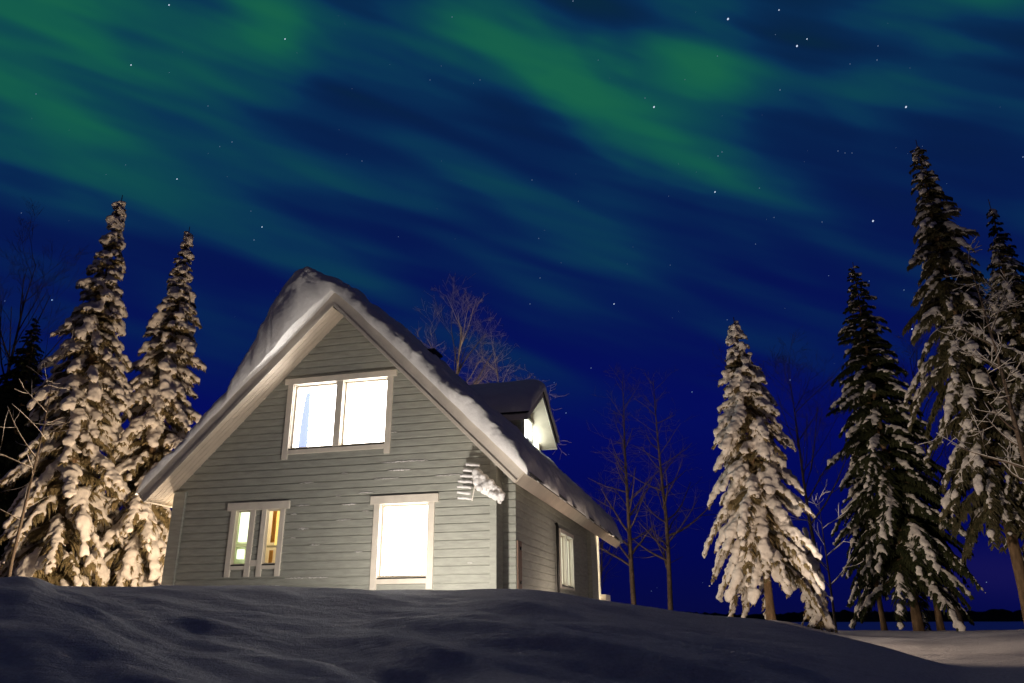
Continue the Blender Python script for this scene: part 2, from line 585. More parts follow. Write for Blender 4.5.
def ground_col(azv, rr):
    """height along one bearing for radii rr"""
    c = az_cols(np.array([azv]))[0]
    cr, ce = c[0], math.radians(c[1])
    zc = cr * math.tan(ce)
    xk = np.array([0, 2.0, 5.0, cr, cr + 2.0, 18, 30, 37, 48, 90, 400, 3000.])
    yk = np.array([-1.0, -.72 if c[2] > -.3 else -.8, c[2], zc, c[3], c[4], c[5], c[6], c[7], c[8], c[8], c[8]])
    return pchip(rr, xk, yk[:, None])[:, 0]


def gnoise(x, y, r):
    a = R_(32)
    u = (x * math.cos(a) - y * math.sin(a)); v = (x * math.sin(a) + y * math.cos(a))
    k = min(1.0, r / 3.0) * (1.0 if r < 40 else 0.5)
    h = 0.16 * noise.noise(Vector((u * 0.30, v * 0.75, 1.7))) + 0.10 * noise.noise(Vector((u * 0.8, v * 2.0, 4.1)))
    h += 0.030 * noise.noise(Vector((u * 2.0, v * 5.5, 9.0))) + 0.008 * noise.noise(Vector((u * 6, v * 14, 2.0)))
    w = math.exp(-((r - 9.5) / 1.6) ** 2) * 0.72       # keep the crest line calm
    k *= 1.0 - 0.62 * max(0.0, min(1.0, (math.degrees(math.atan2(x, y)) - 14) / 8.0)) * (1 if x > 0 else 0)
    return h * k * (1 - w)


def ground_z(x, y):
    r = math.hypot(x, y)
    return float(ground_col(math.degrees(math.atan2(x, y)), np.array([r]))[0]) + gnoise(x, y, r)


azs = np.concatenate([np.linspace(-180, -48, 34)[:-1], np.linspace(-48, 44, 460)[:-1], np.linspace(44, 180, 34)])
rs = np.concatenate([np.linspace(0.4, 3, 18)[:-1], np.linspace(3, 13, 175)[:-1], np.linspace(13, 50, 120)[:-1], np.geomspace(50, 3000, 22)])
V, F = [], []
for a in azs:
    zz = ground_col(a, rs)
    sa, ca = math.sin(R_(a)), math.cos(R_(a))
    for r, z in zip(rs, zz):
        x, y = r * sa, r * ca
        V.append((x, y, z + gnoise(x, y, r)))
nr = len(rs)
for i in range(len(azs) - 1):
    for j in range(nr - 1):
        q = i * nr + j
        F.append((q, q + nr, q + nr + 1, q + 1))
V.append((0, 0, -1.0))
ci = len(V) - 1
for i in range(len(azs) - 1):
    F.append((ci, (i + 1) * nr, i * nr))
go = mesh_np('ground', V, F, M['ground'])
go['kind'] = 'structure'

lk = MB()
lk.quad((-3000, 25, -4), (3000, 25, -4), (3000, 3000, -4), (-3000, 3000, -4))
lk.build('lake', M['lake'], kind='structure')

rng = random.Random(5)
sh = MB()
n = 900
prev = None
for i in range(n + 1):
    a = R_(-75 + 160 * i / n)
    r = 640 + 30 * math.sin(a * 7)
    h = 5.5 + 2.0 * noise.noise(Vector((i * 0.03, 0, 0))) + 1.6 * noise.noise(Vector((i * 0.2, 3, 0))) + 1.8 * rng.random()
    p = (Vector((r * math.sin(a), r * math.cos(a), -4.1)), Vector(((r + 14) * math.sin(a), (r + 14) * math.cos(a), h - 4)), Vector(((r + 70) * math.sin(a), (r + 70) * math.cos(a), h - 3)))
    if prev:
        sh.quad(prev[0], p[0], p[1], prev[1]); sh.quad(prev[1], p[1], p[2], prev[2])
    prev = p
so_ = sh.build('far_shore_forest', M['shore'])
so_['kind'] = 'stuff'
so_['label'] = 'dark low band of forest along the far shore beyond the lake'
so_['category'] = 'forest'

# stars: real points of light far outside everything
def star_dir(px, py):
    d = Vector(ax) * ((px - 512) / FPX) - Vector(au) * ((py - 341.5) / FPX) + Vector(cf)
    return d.normalized()


bright = [(728, 19, 2.2), (797, 46, 2.0), (807, 39, 1.3), (654, 107, 2.0), (906, 107, 1.9), (779, 10, 1.3), (715, 192, 1.6), (873, 221, 1.9), (131, 65, 1.3),
          (285, 39, 1.4), (177, 179, 1.3), (262, 227, 1.3), (254, 240, 1.1), (169, 5, 1.4), (452, 17, 1.0), (36, 94, 0.9), (718, 156, 1.2), (722, 152, 1.0),
          (532, 180, 0.9), (540, 278, 1.0), (530, 304, 1.0), (614, 304, 1.4), (566, 413, 1.2), (591, 368, 1.1), (692, 392, 1.2), (790, 380, 1.3), (767, 392, 1.1),
          (780, 90, 1.1), (877, 60, 1.0), (878, 46, 1.0), (838, 151, 0.9), (845, 153, 0.8), (852, 153, 0.8), (912, 329, 1.3), (904, 290, 1.0), (232, 142, 1.0),
          (362, 161, 0.9), (1023, 157, 1.2), (573, 1, 1.2), (822, 222, 0.9), (850, 64, 0.8), (645, 98, 0.9), (208, 106, 0.8), (480, 80, 0.8), (430, 80, 0.8), (52, 300, 1.3), (36, 321, 1.1)]
rng = random.Random(11)
items, dim = [], []
RS = 4200.0
def star(lst, d, s):
    c = d * RS
    side = d.cross(Vector((0, 0, 1))).normalized()
    up = side.cross(d)
    k = RS * s * 0.00058
    tilt = side * 0.55 + up * 0.9
    Mx = np.stack([np.array(side * k * 0.75 - up * k * 0.4), np.array(tilt * k * 1.1), np.array(d * k)], 1)
    lst.append((np.array(c), Mx))


for (px, py, s) in bright:
    star(items if s >= 1.25 else dim, star_dir(px, py), s)
for k in range(900):
    z = rng.uniform(0.02, 1)
    t = rng.uniform(-math.pi, math.pi)
    q = math.sqrt(1 - z * z)
    star(dim, Vector((q * math.sin(t), q * math.cos(t), z)), 0.35 + 0.6 * rng.random() ** 3)
V, F = lumps_mesh(items, 1)
o = mesh_np('bright_stars', V, F, M['star']); o['kind'] = 'structure'
V, F = lumps_mesh(dim, 1)
o = mesh_np('faint_stars', V, F, M['star_dim']); o['kind'] = 'structure'

# ------------------------------------------------------------------ the house (u right along the gable, v into depth, z up)
house = empty('wooden_house', 'grey green timber house with steep gable and lit windows under a snowy roof', 'house', HOUSE, -YAW)
U0, ZS = -3.33, 6.08          # ridge line and soffit height at the ridge
BH = 0.150                    # board height
ROOF_F, ROOF_B = -0.55, 13.3


def soffit_z(u):
    return ZS - abs(u - U0)


# openings: u0, u1, z0, z1
OPEN = [(-4.385, -2.285, 3.25, 4.605), (-2.30, -1.325, 0.72, 2.06), (-5.40, -5.085, 1.02, 2.06), (-4.715, -4.42, 1.02, 2.06)]


def siding(uL, uR, zlo, zhi, clip, openings, place):
    """horizontal boards with recessed grooves; place(u, depth, z)"""
    mb = MB()
    levels = []
    z = zlo
    while z < zhi:
        levels += [(z, z + 0.014, 0.022, 0.022), (z + 0.014, z + 0.024, 0.007, 0.0), (z + 0.024, min(z + BH - 0.010, zhi), 0.0, 0.0), (z + BH - 0.010, z + BH, 0.0, 0.006)]
        z += BH
    cuts = sorted({o_[2] for o_ in openings} | {o_[3] for o_ in openings})
    out = []
    for (a, b, da, db) in levels:
        seg = [a] + [c for c in cuts if a < c < b] + [b]
        for p, q in zip(seg[:-1], seg[1:]):
            f0 = da + (db - da) * (p - a) / (b - a); f1 = da + (db - da) * (q - a) / (b - a)
            out.append((p, q, f0, f1))
    prevd = None
    for (p, q, f0, f1) in out:
        if p >= zhi:
            break
        mid = (p + q) / 2
        l0, r0 = clip(p); l1, r1 = clip(q)
        l0, l1 = max(l0, uL), max(l1, uL); r0, r1 = min(r0, uR), min(r1, uR)
        if r0 - l0 < 0.01:
            break
        spans = [(None, None)]
        holes = sorted((o_[0], o_[1]) for o_ in openings if o_[2] < mid < o_[3])
        edges = [None]
        for h in holes:
            edges += [h[0], h[1]]
        edges.append(None)
        for k in range(0, len(edges), 2):
            a0 = l0 if edges[k] is None else edges[k]; a1 = l1 if edges[k] is None else edges[k]
            b0 = r0 if edges[k + 1] is None else edges[k + 1]; b1 = r1 if edges[k + 1] is None else edges[k + 1]
            mb.quad(place(a0, f0, p), place(b0, f0, p), place(b1, f1, q), place(a1, f1, q))
            if prevd is not None and abs(prevd - f0) > 1e-6:
                mb.quad(place(a0, prevd, p), place(b0, prevd, p), place(b0, f0, p), place(a0, f0, p))
        prevd = f1
    return mb


def gclip(z):
    w = ZS - z + 0.02
    return (U0 - w, U0 + w)


siding(-6.89, -0.13, -0.45, 6.07, gclip, OPEN, lambda u, d, z: (u, d, z)).build('front_wall', M['wall'], house)
# corner board at the right of the gable and the stepped log corner behind it
mb = MB(); mb.box((-0.13, -0.022, -0.45), (0.0, 0.10, 3.0)); mb.build('corner_board', M['wall'], house, bevel=0.006)
siding(0.0, 0.25, -0.45, 2.6, lambda z: (0.0, 0.25), [], lambda u, d, z: (u, 0.42 + d, z)).build('corner_wall', M['wall'], house)
mb = MB(); mb.quad((-0.002, 0.10, -0.45), (-0.002, 0.42, -0.45), (-0.002, 0.42, 3.0), (-0.002, 0.10, 3.0)); mb.build('corner_return', M['wall'], house)
# left log-corner post with its little cap
mb = MB(); mb.box((-6.90, -0.045, -0.45), (-6.625, 0.32, 2.47)); mb.box((-6.915, -0.06, 2.47), (-6.61, 0.32, 2.50)); mb.build('corner_post', M['wall'], house, bevel=0.006)
SWIN = (4.55, 6.15, 0.72, 1.90)
siding(0.42, 9.6, -0.45, 2.72, lambda z: (0.42, 9.6), [SWIN], lambda v, d, z: (0.25 - d, v, z)).build('side_wall', M['wall'], house)
mb = MB(); mb.box((0.2, 8.62, -0.45), (0.36, 9.75, 2.50)); mb.build('corner_post', M['wall'], house, bevel=0.006)
siding(0.0, 9.6, -0.45, 2.8, lambda z: (0.0, 9.6), [], lambda v, d, z: (-6.90 + d, v, z)).build('left_wall', M['wall'], house)
siding(-6.9, 0.2, -0.45, 6.07, gclip, [], lambda u, d, z: (u, 9.6 - d, z)).build('rear_wall', M['wall'], house)

# roof: soffit planks, barge boards, fascia, deck ---------------------------------
S2 = math.sqrt(0.5)


def rp(side, a, b, v):
    """roof frame: a metres down the slope from the soffit apex, b metres up from the soffit plane"""
    return (U0 + side * (a * S2 + b * S2), v, ZS - a * S2 + b * S2)


LEN = 5.43
TH = 0.25
for side in (1, -1):
    mb = MB()
    v_ = ROOF_F + 0.032
    while v_ < ROOF_B - 0.05:
        e = min(v_ + 0.112, ROOF_B - 0.032)
        mb.prism([(0.05, 0.0), (LEN - 0.032, 0.0), (LEN - 0.032, 0.03), (0.05, 0.03)], lambda p, q, vv=v_: rp(side, p, q, vv), lambda p, q, vv=e: rp(side, p, q, vv))
        v_ = e + 0.008
    mb.build('soffit', M['soffit'], house)
    # barge boards front and back, mitred at the apex (cut plumb)
    mb = MB()
    mb.prism([(0.0, 0.0), (LEN, 0.0), (LEN, TH), (-TH, TH)], lambda p, q: rp(side, p, q, ROOF_F), lambda p, q: rp(side, p, q, ROOF_F + 0.03))
    mb.prism([(-0.02, -0.02), (LEN - 0.02, -0.02), (LEN - 0.02, 0.045), (0.045, 0.045)], lambda p, q: rp(side, p, q, ROOF_F - 0.024), lambda p, q: rp(side, p, q, ROOF_F + 0.0))
    mb.build('barge_board', M['barge'], house, bevel=0.004)
    mb = MB()
    mb.prism([(0.0, 0.0), (LEN, 0.0), (LEN, TH), (-TH, TH)], lambda p, q: rp(side, p, q, ROOF_B), lambda p, q: rp(side, p, q, ROOF_B - 0.03))
    mb.build('barge_board', M['barge'], house)
    mb = MB()
    mb.prism([(LEN - 0.03, -0.01), (LEN + 0.004, -0.01), (LEN + 0.004, TH - 0.01), (LEN - 0.03, TH - 0.01)], lambda p, q: rp(side, p, q, ROOF_F - 0.026), lambda p, q: rp(side, p, q, ROOF_B))
    mb.build('fascia', M['soffit'], house)
    mb = MB()
    mb.prism([(-TH, TH), (LEN + 0.03, TH), (LEN + 0.03, TH + 0.05), (-TH - 0.05, TH + 0.05)], lambda p, q: rp(side, p, q, ROOF_F + 0.045), lambda p, q: rp(side, p, q, ROOF_B + 0.03))
    mb.build('roof', M['roof'], house)
    mb = MB()
    mb.prism([(0.0, 0.035), (LEN - 0.04, 0.035), (LEN - 0.04, TH - 0.002), (0.0, TH - 0.002)], lambda p, q: rp(side, p, q, ROOF_F + 0.04), lambda p, q: rp(side, p, q, ROOF_B - 0.04))
    mb.build('rafter_bay', M['roof'], house)

# terrace behind the house: lit post, step and deck
mb = MB(); mb.box((0.20, 10.33, -0.4), (0.33, 10.45, 2.40)); mb.build('terrace_post', M['white'], house, bevel=0.005)
mb = MB(); mb.box((-6.8, 9.8, -0.4), (0.34, 11.2, 0.50)); mb.box((0.335, 10.2, 0.50), (0.50, 11.2, 0.66)); mb.build('terrace_deck', M['trim'], house)

# windows ------------------------------------------------------------------------
def window(uL, uR, z0, z1, cas=0.125, legs=0.10, head_over=0.075, head_h=0.13, mull=None, lowboard=True, sill_h=0.11, plane='front', lit='blind', blind_depth=0.16, curtain=None, casL=True, casR=True, head=True, shallow=False, rv=1.0):
    """opening uL..uR; casings outside it; sash frame, pane and the lit blind behind it"""
    if plane == 'front':
        P = lambda u, d, z: (u, d, z)
    elif plane == 'side':
        P = lambda v, d, z: (0.25 - d, v, z)
    else:
        P = lambda v, d, z: (-1.0 - d, v, z)

    def bx(mb, a, b):
        p, q = P(*a), P(*b)
        mb.box(tuple(min(i, j) for i, j in zip(p, q)), tuple(max(i, j) for i, j in zip(p, q)))
    mb = MB()
    pr = -0.012 if shallow else -0.034
    if head:
        bx(mb, (uL - cas - head_over, pr - 0.012, z1), (uR + cas + head_over, 0.02, z1 + head_h))
    if casL:
        bx(mb, (uL - cas, pr, z0 - sill_h - legs), (uL, 0.02, z1))
    if casR:
        bx(mb, (uR, pr, z0 - sill_h - legs), (uR + cas, 0.02, z1))
    if lowboard:
        bx(mb, (uL, pr + 0.006, z0 - sill_h), (uR, 0.02, z0 - 0.022))
    if mull:
        bx(mb, (mull[0], pr, z0), (mull[1], 0.11, z1))
    w = mb.build('window', M['trim'], house, bevel=0.005)
    # sash frame
    cells = [(uL, uR)] if not mull else [(uL, mull[0]), (mull[1], uR)]
    fr = MB(); gl = MB(); bl = MB()
    for (a, b) in cells:
        for (p, q) in (((a, 0.0, z0), (a + 0.012, 0.135 * rv, z1)), ((b - 0.012, 0.0, z0), (b, 0.135 * rv, z1)), ((a + 0.012, 0.0, z1 - 0.012), (b - 0.012, 0.135 * rv, z1)), ((a + 0.012, 0.0, z0), (b - 0.012, 0.135 * rv, z0 + 0.012))):
            bx(fr, p, q)
        s = 0.045 if rv == 1.0 else 0.026
        for (p, q) in (((a + 0.012, 0.07 * rv, z0 + 0.012), (a + s, 0.115 * rv, z1 - 0.012)), ((b - s, 0.07 * rv, z0 + 0.012), (b - 0.012, 0.115 * rv, z1 - 0.012)), ((a + s, 0.07 * rv, z1 - s), (b - s, 0.115 * rv, z1 - 0.012)), ((a + s, 0.07 * rv, z0 + 0.012), (b - s, 0.115 * rv, z0 + s))):
            bx(fr, p, q)
        gl.quad(P(a + s, 0.09 * rv, z0 + s), P(b - s, 0.09 * rv, z0 + s), P(b - s, 0.09 * rv, z1 - s), P(a + s, 0.09 * rv, z1 - s))
        if shallow:
            pass
        if lit:
            d = blind_depth
            bl.quad(P(a - 0.0, d, z0), P(b + 0.0, d, z0), P(b + 0.0, d, z1), P(a - 0.0, d, z1))
    fr.build('frame', M['frame'], w)
    gl.build('pane', M['glass'], w)
    if lit:
        bl.build('lit_blind', M[lit], w)
    if curtain:
        (ca, cb, ct0, ct1, ztop) = curtain
        cm = MB()
        n_ = 10
        for k in range(n_):
            z_a = z0 + (ztop - z0) * k / n_; z_b = z0 + (ztop - z0) * (k + 1) / n_
            f = lambda z: (ca + (ct0 - ca) * ((z - z0) / (ztop - z0)) ** 2.2, cb + (ct1 - cb) * ((z - z0) / (ztop - z0)) ** 2.2)
            (a0, b0), (a1, b1) = f(z_a), f(z_b)
            cm.quad(P(a0, 0.135, z_a), P(b0, 0.128, z_a), P(b1, 0.128, z_b), P(a1, 0.135, z_b))
        cm.build('curtain', M['bluecurt'], w)
    if lowboard:
        dr = MB()
        for (a, b) in cells:
            bx(dr, (a + 0.002, -0.018, z0 - 0.021), (b - 0.002, 0.05, z0 - 0.001))
        dr.build('sash_gap_shade', M['black'], w)  # black strip stands in for the shaded gap under the sash
    return w


window(-4.385, -2.285, 3.25, 4.605, mull=(-3.40, -3.255), curtain=(-4.25, -4.04, -4.17, -4.07, 4.46))
window(-2.30, -1.325, 0.72, 2.06, head_h=0.155, curtain=(-2.06, -2.02, -2.045, -2.02, 1.72))
# small pair of windows with one head and one rail between
wp = window(-5.40, -5.085, 1.02, 2.06, cas=0.115, head=False, lit=None, rv=0.4, legs=0.14, sill_h=0.09)
wq = window(-4.715, -4.42, 1.02, 2.06, cas=0.105, head=False, lit=None, rv=0.4, legs=0.14, sill_h=0.09)
mb = MB(); mb.box((-5.60, -0.048, 2.06), (-4.225, 0.02, 2.215)); mb.build('window_head', M['trim'], house, bevel=0.005)
mb = MB(); mb.box((-4.97, -0.03, 0.985), (-4.82, 0.02, 1.10)); mb.build('window_rail', M['trim'], house, bevel=0.005)
# the rooms seen through them
def room(a, b, m):
    mb = MB()
    mb.quad((a, 1.6, 0.2), (b, 1.6, 0.2), (b, 1.6, 2.7), (a, 1.6, 2.7))
    mb.quad((a, 0.16, 0.2), (a, 1.6, 0.2), (a, 1.6, 2.7), (a, 0.16, 2.7))
    mb.quad((b, 1.6, 0.2), (b, 0.16, 0.2), (b, 0.16, 2.7), (b, 1.6, 2.7))
    mb.quad((a, 0.16, 2.7), (a, 1.6, 2.7), (b, 1.6, 2.7), (b, 0.16, 2.7))
    mb.quad((a, 0.16, 0.2), (b, 0.16, 0.2), (b, 1.6, 0.2), (a, 1.6, 0.2))
    mb.build('room_wall', m, house)


room(-6.80, -4.97, M['room'])
room(-4.96, -3.6, M['room_beige'])
mb = MB(); mb.box((-6.32, 1.50, 1.62), (-6.02, 1.58, 2.42)); mb.build('bright_panel', M['panel_lit'], house)  # self-glowing box stands in for the bright panel inside the room
mb = MB(); mb.box((-6.31, 1.50, 1.26), (-6.18, 1.58, 1.46)); mb.build('bright_panel', M['panel_lit'], house)
mb = MB(); mb.box((-6.8, 1.50, 1.52), (-5.8, 1.59, 1.57)); mb.build('shelf', M['frame'], house)
mb = MB()
for k in range(6):
    mb.box((-4.735 + 0.013 * k, 0.24 + 0.012 * (k % 2), 1.45), (-4.723 + 0.013 * k, 0.262 + 0.012 * (k % 2), 2.1))
mb.build('curtain', M['orange'], house)
mb = MB(); mb.box((-4.735, 0.24, 1.02), (-4.66, 0.262, 1.30)); mb.build('cushion', M['orange'], house)
mb = MB(); mb.box((-4.69, 0.33, 1.40), (-4.62, 0.36, 2.10)); mb.build('yellow_glow_strip', M['panel_yellow'], house)  # self-glowing strip for the bright yellow edge beside the curtain, no lamp
mb = MB(); mb.box((-4.90, 0.30, 1.36), (-4.5, 0.33, 1.40)); mb.build('shelf', M['frame'], house)
lamp('room_lamp', 'POINT', (-5.3, 0.7, 2.2), P_ROOM, (0.92, 1.0, 0.72), 0.08)
lamp('room_lamp', 'POINT', (-4.2, 0.7, 2.2), P_ROOM, (1.0, 0.88, 0.62), 0.08)
# side window
window(SWIN[0], SWIN[1], SWIN[2], SWIN[3], cas=0.09, head_over=0.0, head_h=0.10, legs=0.0, sill_h=0.07, plane='side', lit='blind_side', mull=(5.28, 5.36))
# drain pipe and the brown leaning board with its two bolts
mb = MB(); mb.tube([(0.325, 3.95, -0.3), (0.325, 3.95, 1.99), (0.30, 3.95, 2.06)], [0.035] * 3, 8); mb.build('drain_pipe', M['black'], house, smooth=True)
mb = MB(); mb.box((0.255, 0.44, -0.3), (0.285, 0.72, 1.36)); bb = mb.build('plank', M['brown_board'], house, bevel=0.004)
for z in (0.62, 1.22):
    mb = MB(); mb.tube([(0.284, 0.60, z), (0.305, 0.60, z)], [0.035, 0.03], 10); mb.build('bolt', M['black'], bb)

# chimney -----------------------------------------------------------------------
mb = MB(); mb.box((-2.52, 2.1, 5.2), (-2.12, 2.6, 5.86)); mb.box((-2.56, 2.06, 5.86), (-2.08, 2.64, 5.92)); mb.build('chimney', M['roof'], house, bevel=0.02)

# dormer ------------------------------------------------------------------------
DV, DZ, DP = 6.52, 5.82, 0.575      # axis, soffit apex height, pitch
DU = -0.5
def dz_(v):
    return DZ - DP * abs(v - DV)
HALF = 1.86
dl = math.hypot(1, DP)
for side in (-1, 1):
    mb = MB()
    def q2(a, b):     # a along v from axis, b up vertical
        return lambda uu: (uu, DV + side * a, DZ - DP * a + b)
    prof = [(0.0, 0.0), (HALF, 0.0), (HALF, 0.17), (0.0, 0.17)]
    mb.prism(prof, lambda p, q: q2(p, q)(DU), lambda p, q: q2(p, q)(DU - 0.03))
    mb.build('barge_board', M['barge'], house)
    mb = MB()
    mb.prism([(0.0, 0.005), (HALF - 0.01, 0.005), (HALF - 0.01, 0.03), (0.0, 0.03)], lambda p, q: q2(p, q)(DU - 0.03), lambda p, q: q2(p, q)(-3.2 if p < .1 else -1.6))
    mb.build('soffit', M['soffit'], house)
    mb = MB()
    mb.prism([(HALF, -0.01), (HALF + 0.02, -0.01), (HALF + 0.02, 0.15), (HALF, 0.15)], lambda p, q: q2(p, q)(DU + 0.002), lambda p, q: q2(p, q)(-2.2))
    mb.build('fascia', M['barge'], house)
    mb = MB()
    mb.prism([(0.0, 0.17), (HALF + 0.03, 0.17), (HALF + 0.03, 0.225), (0.0, 0.225)], lambda p, q: q2(p, q)(DU + 0.02), lambda p, q: q2(p, q)(-3.0 if p < .1 else -2.0))
    mb.build('roof', M['roof'], house)
# dormer front and cheeks
DW = (5.95, 8.45)
mb = siding(DW[0], DW[1], 3.9, 5.81, lambda z: (DV - (DZ - z) / DP, DV + (DZ - z) / DP), [(6.35, 8.15, 4.35, 5.28)], lambda v, d, z: (-1.0 - d, v, z))
mb.build('dormer_wall', M['wall'], house)
for v in DW:
    mb = MB(); mb.quad((-1.0, v, 3.9), (-2.6, v, 5.2), (-2.6, v, 5.4), (-1.0, v, 5.4)); mb.build('dormer_wall', M['wall'], house)
window(6.35, 8.15, 4.35, 5.28, cas=0.13, head_over=0.0, head_h=0.06, legs=0.0, plane='dormer', lit='blind_green', mull=(7.32, 7.37), blind_depth=0.066, shallow=True)

# snow caught on the wall boards
rng = random.Random(3)
items = []
def fleck(px_u, z, ln, th):
    items = []
    th *= 0.8
    nseg = max(2, int(ln / 0.022))
    for k in range(nseg):
        f = (k + 0.5) / nseg - 0.5
        t = th * (0.25 + 1.0 * rng.random() ** 1.6 + 0.5 * noise.noise(Vector((px_u * 9 + f * ln * 14, z * 5, 0)))) * (1 - (2 * f) ** 2 * 0.8)
        t = max(t, 0.003)
        Mx = np.diag([0.028, 0.016, t])
        items.append((np.array([px_u + f * ln, -0.006, z + rng.uniform(-.006, .006)]), Mx))
    V, F = lumps_mesh(items, 1)
    mesh_np('clinging_snow', V, F, M['snow'], house)
for (u_, z_, ln, th) in [(-1.85, 2.86, 0.95, .018), (-1.95, 2.70, 0.45, .022), (-2.2, 2.55, 0.5, .012), (-2.95, 2.09, 0.30, .018), (-3.95, 2.11, 0.30, .018), (-3.9, 1.66, 0.25, .018), (-3.62, 1.35, .2, .016),
                         (-0.95, 2.55, 0.5, .012), (-3.9, 2.55, .3, .010), (-3.2, 2.26, .12, .016), (-3.05, 1.8, .3, .012), (-2.7, 1.2, .16, .016), (-3.75, .75, .9, .014), (-2.62, 2.30, .3, .012), (-3.1, 2.7, .12, .018),
                         (-4.13, 1.95, .12, .018), (-4.1, 1.5, .10, .018), (-2.1, 3.45, .12, .012), (-2.6, 1.95, .12, .012), (-4.6, .62, .6, .014), (-.5, .95, .08, .014)]:
    fleck(u_, z_, ln, th)

# ------------------------------------------------------------------ snow on the roofs (their own things)
def snow_blanket(name, label, nu, nv, fn_base, fn_thick, parent_m, jitter=0.03, seed=0.0):
    """grid over (s,t) in 0..1: base point + up-vector, thickness; closed with rounded edges"""
    V = []
    for j in range(nv + 1):
        for i in range(nu + 1):
            s_, t_ = i / nu, j / nv
            b, n_ = fn_base(s_, t_)
            th = fn_thick(s_, t_)
            p = b + n_ * th
            d = noise.noise_vector(p * 1.3 + Vector((seed, 0, 0))) * jitter * 1.4 + noise.noise_vector(p * 4.0) * jitter * 0.6 + noise.noise_vector(p * 11.0) * jitter * 0.34
            V.append(p + d)
    top = len(V)
    for j in range(nv + 1):
        for i in range(nu + 1):
            b, n_ = fn_base(i / nu, j / nv)
            V.append(b)
    F = []
    w = nu + 1
    for j in range(nv):
        for i in range(nu):
            q = j * w + i
            F.append((q, q + 1, q + w + 1, q + w))
            F.append((top + q, top + q + w, top + q + w + 1, top + q + 1))
    rim = [i for i in range(w)] + [j * w + nu for j in range(1, nv + 1)] + [nv * w + i for i in range(nu - 1, -1, -1)] + [j * w for j in range(nv - 1, 0, -1)]
    for a, b in zip(rim, rim[1:] + rim[:1]):
        F.append((b, a, top + a, top + b))
    me = bpy.data.meshes.new(name)
    me.from_pydata([tuple(v) for v in V], [], F)
    me.materials.append(M['snow'])
    me.polygons.foreach_set('use_smooth', [True] * len(me.polygons))
    bm = bmesh.new(); bm.from_mesh(me); bmesh.ops.recalc_face_normals(bm, faces=bm.faces); bm.to_mesh(me); bm.free()
    o = bpy.data.objects.new(name, me)
    o.matrix_world = parent_m
    COL.objects.link(o)
    o['label'] = label; o['category'] = 'snow'
    return o


def interp(x, pts):
    xs, ys = zip(*pts)
    return float(np.interp(x, xs, ys))


def smooth01(x):
    x = max(0.0, min(1.0, x))
    return x * x * (3 - 2 * x)


UA, UB = -7.36, 0.74
front_v = [(-7.4, .10), (-6.6, .11), (-6.2, .13), (-5.6, .33), (-5.2, .48), (-5.0, .66), (-4.78, 1.0), (-4.5, 1.12), (-4.1, 1.12), (-3.85, .98), (-3.6, .62), (-3.3, .22), (-3.0, .26), (-2.6, .30), (-1.3, .34), (.3, .36), (.75, .32)]
back_v = [(-7.4, .15), (-6.2, .35), (-5, .5), (-4, .55), (-3.5, .50), (-3.2, .40), (-2.0, .44), (.3, .44), (.75, .38)]
BK = TH + 0.015


def cornice(u):
    return math.exp(-((u + 4.15) / 0.75) ** 2)


def v_front(u):
    return ROOF_F - 0.07 - 0.30 * cornice(u) - 0.05 * noise.noise(Vector((u * 1.7, 7.3, 0))) - 0.03 * noise.noise(Vector((u * 5.0, 2.3, 0)))


def roof_base(s_, t_):
    u = UA + (UB - UA) * s_
    v0 = v_front(u)
    v = v0 + (ROOF_B + 0.07 - v0) * (t_ ** 1.7)
    z = ZS + BK / S2 - abs(u - U0)
    fr = math.exp(-((v - v0) / 0.55) ** 2)
    z -= (0.20 * cornice(u) + 0.05 * max(0.0, noise.noise(Vector((u * 2.2, 1.1, 5)))) + 0.03) * fr
    b = Vector((u, v, z))
    up = Vector((0, -0.08 * math.exp(-((v + .6) / .5) ** 2), 1.0))
    return b, up


def roof_thick(s_, t_):
    u = UA + (UB - UA) * s_
    v0 = v_front(u)
    v = v0 + (ROOF_B + 0.07 - v0) * (t_ ** 1.7)
    f = smooth01((v - 0.4) / 2.4)
    T = (interp(u, front_v) + 0.08 + 0.10 * cornice(u) * math.exp(-((v - v0) / 0.55) ** 2)) * (1 - f) + (interp(u, back_v) + 0.06) * f
    T *= 1 + 0.22 * noise.noise(Vector((u * 1.1, v * 0.9, 2.0))) * (1 if u > -3 else 0.3)
    # rounded rims
    ed = min(v - v0, (ROOF_B + 0.07) - v)
    k = max(0.0, min(1.0, ed / 0.20))
    T *= 0.50 + 0.50 * math.sqrt(1 - (1 - k) ** 2)
    eu = min(u - UA, UB - u)
    k = max(0.0, min(1.0, eu / 0.30))
    T *= math.sqrt(max(0.0004, 1 - (1 - k) ** 2))
    return max(T, 0.01)


snow_blanket('roof_snow', 'thick snow blanket with a wind drifted cornice over the main gable roof', 260, 210, roof_base, roof_thick, HM, 0.065)


def dorm_base(s_, t_):
    v = DV + (HALF + 0.07) * (2 * s_ - 1)
    u = DU + 0.07 - 2.6 * t_ ** 1.5
    z = DZ + 0.23 - DP * abs(v - DV)
    return Vector((u, v, z)), Vector((0, 0, 1.0))


def dorm_thick(s_, t_):
    w = abs(2 * s_ - 1)
    T = 0.38 + 0.06 * math.sin(s_ * 7 + 1) * (1 - w)
    ed = 2.6 * t_ ** 1.5
    k = min(1.0, ed / 0.45)
    T *= 0.22 + 0.78 * math.sqrt(1 - (1 - k) ** 2)
    k = min(1.0, (1 - w) * HALF / 0.5)
    return max(0.008, T * math.sqrt(max(0.0004, 1 - (1 - k) ** 2)))


snow_blanket('dormer_snow', 'smooth snow cap on the small side dormer roof', 60, 50, dorm_base, dorm_thick, HM, 0.02, 5.0)

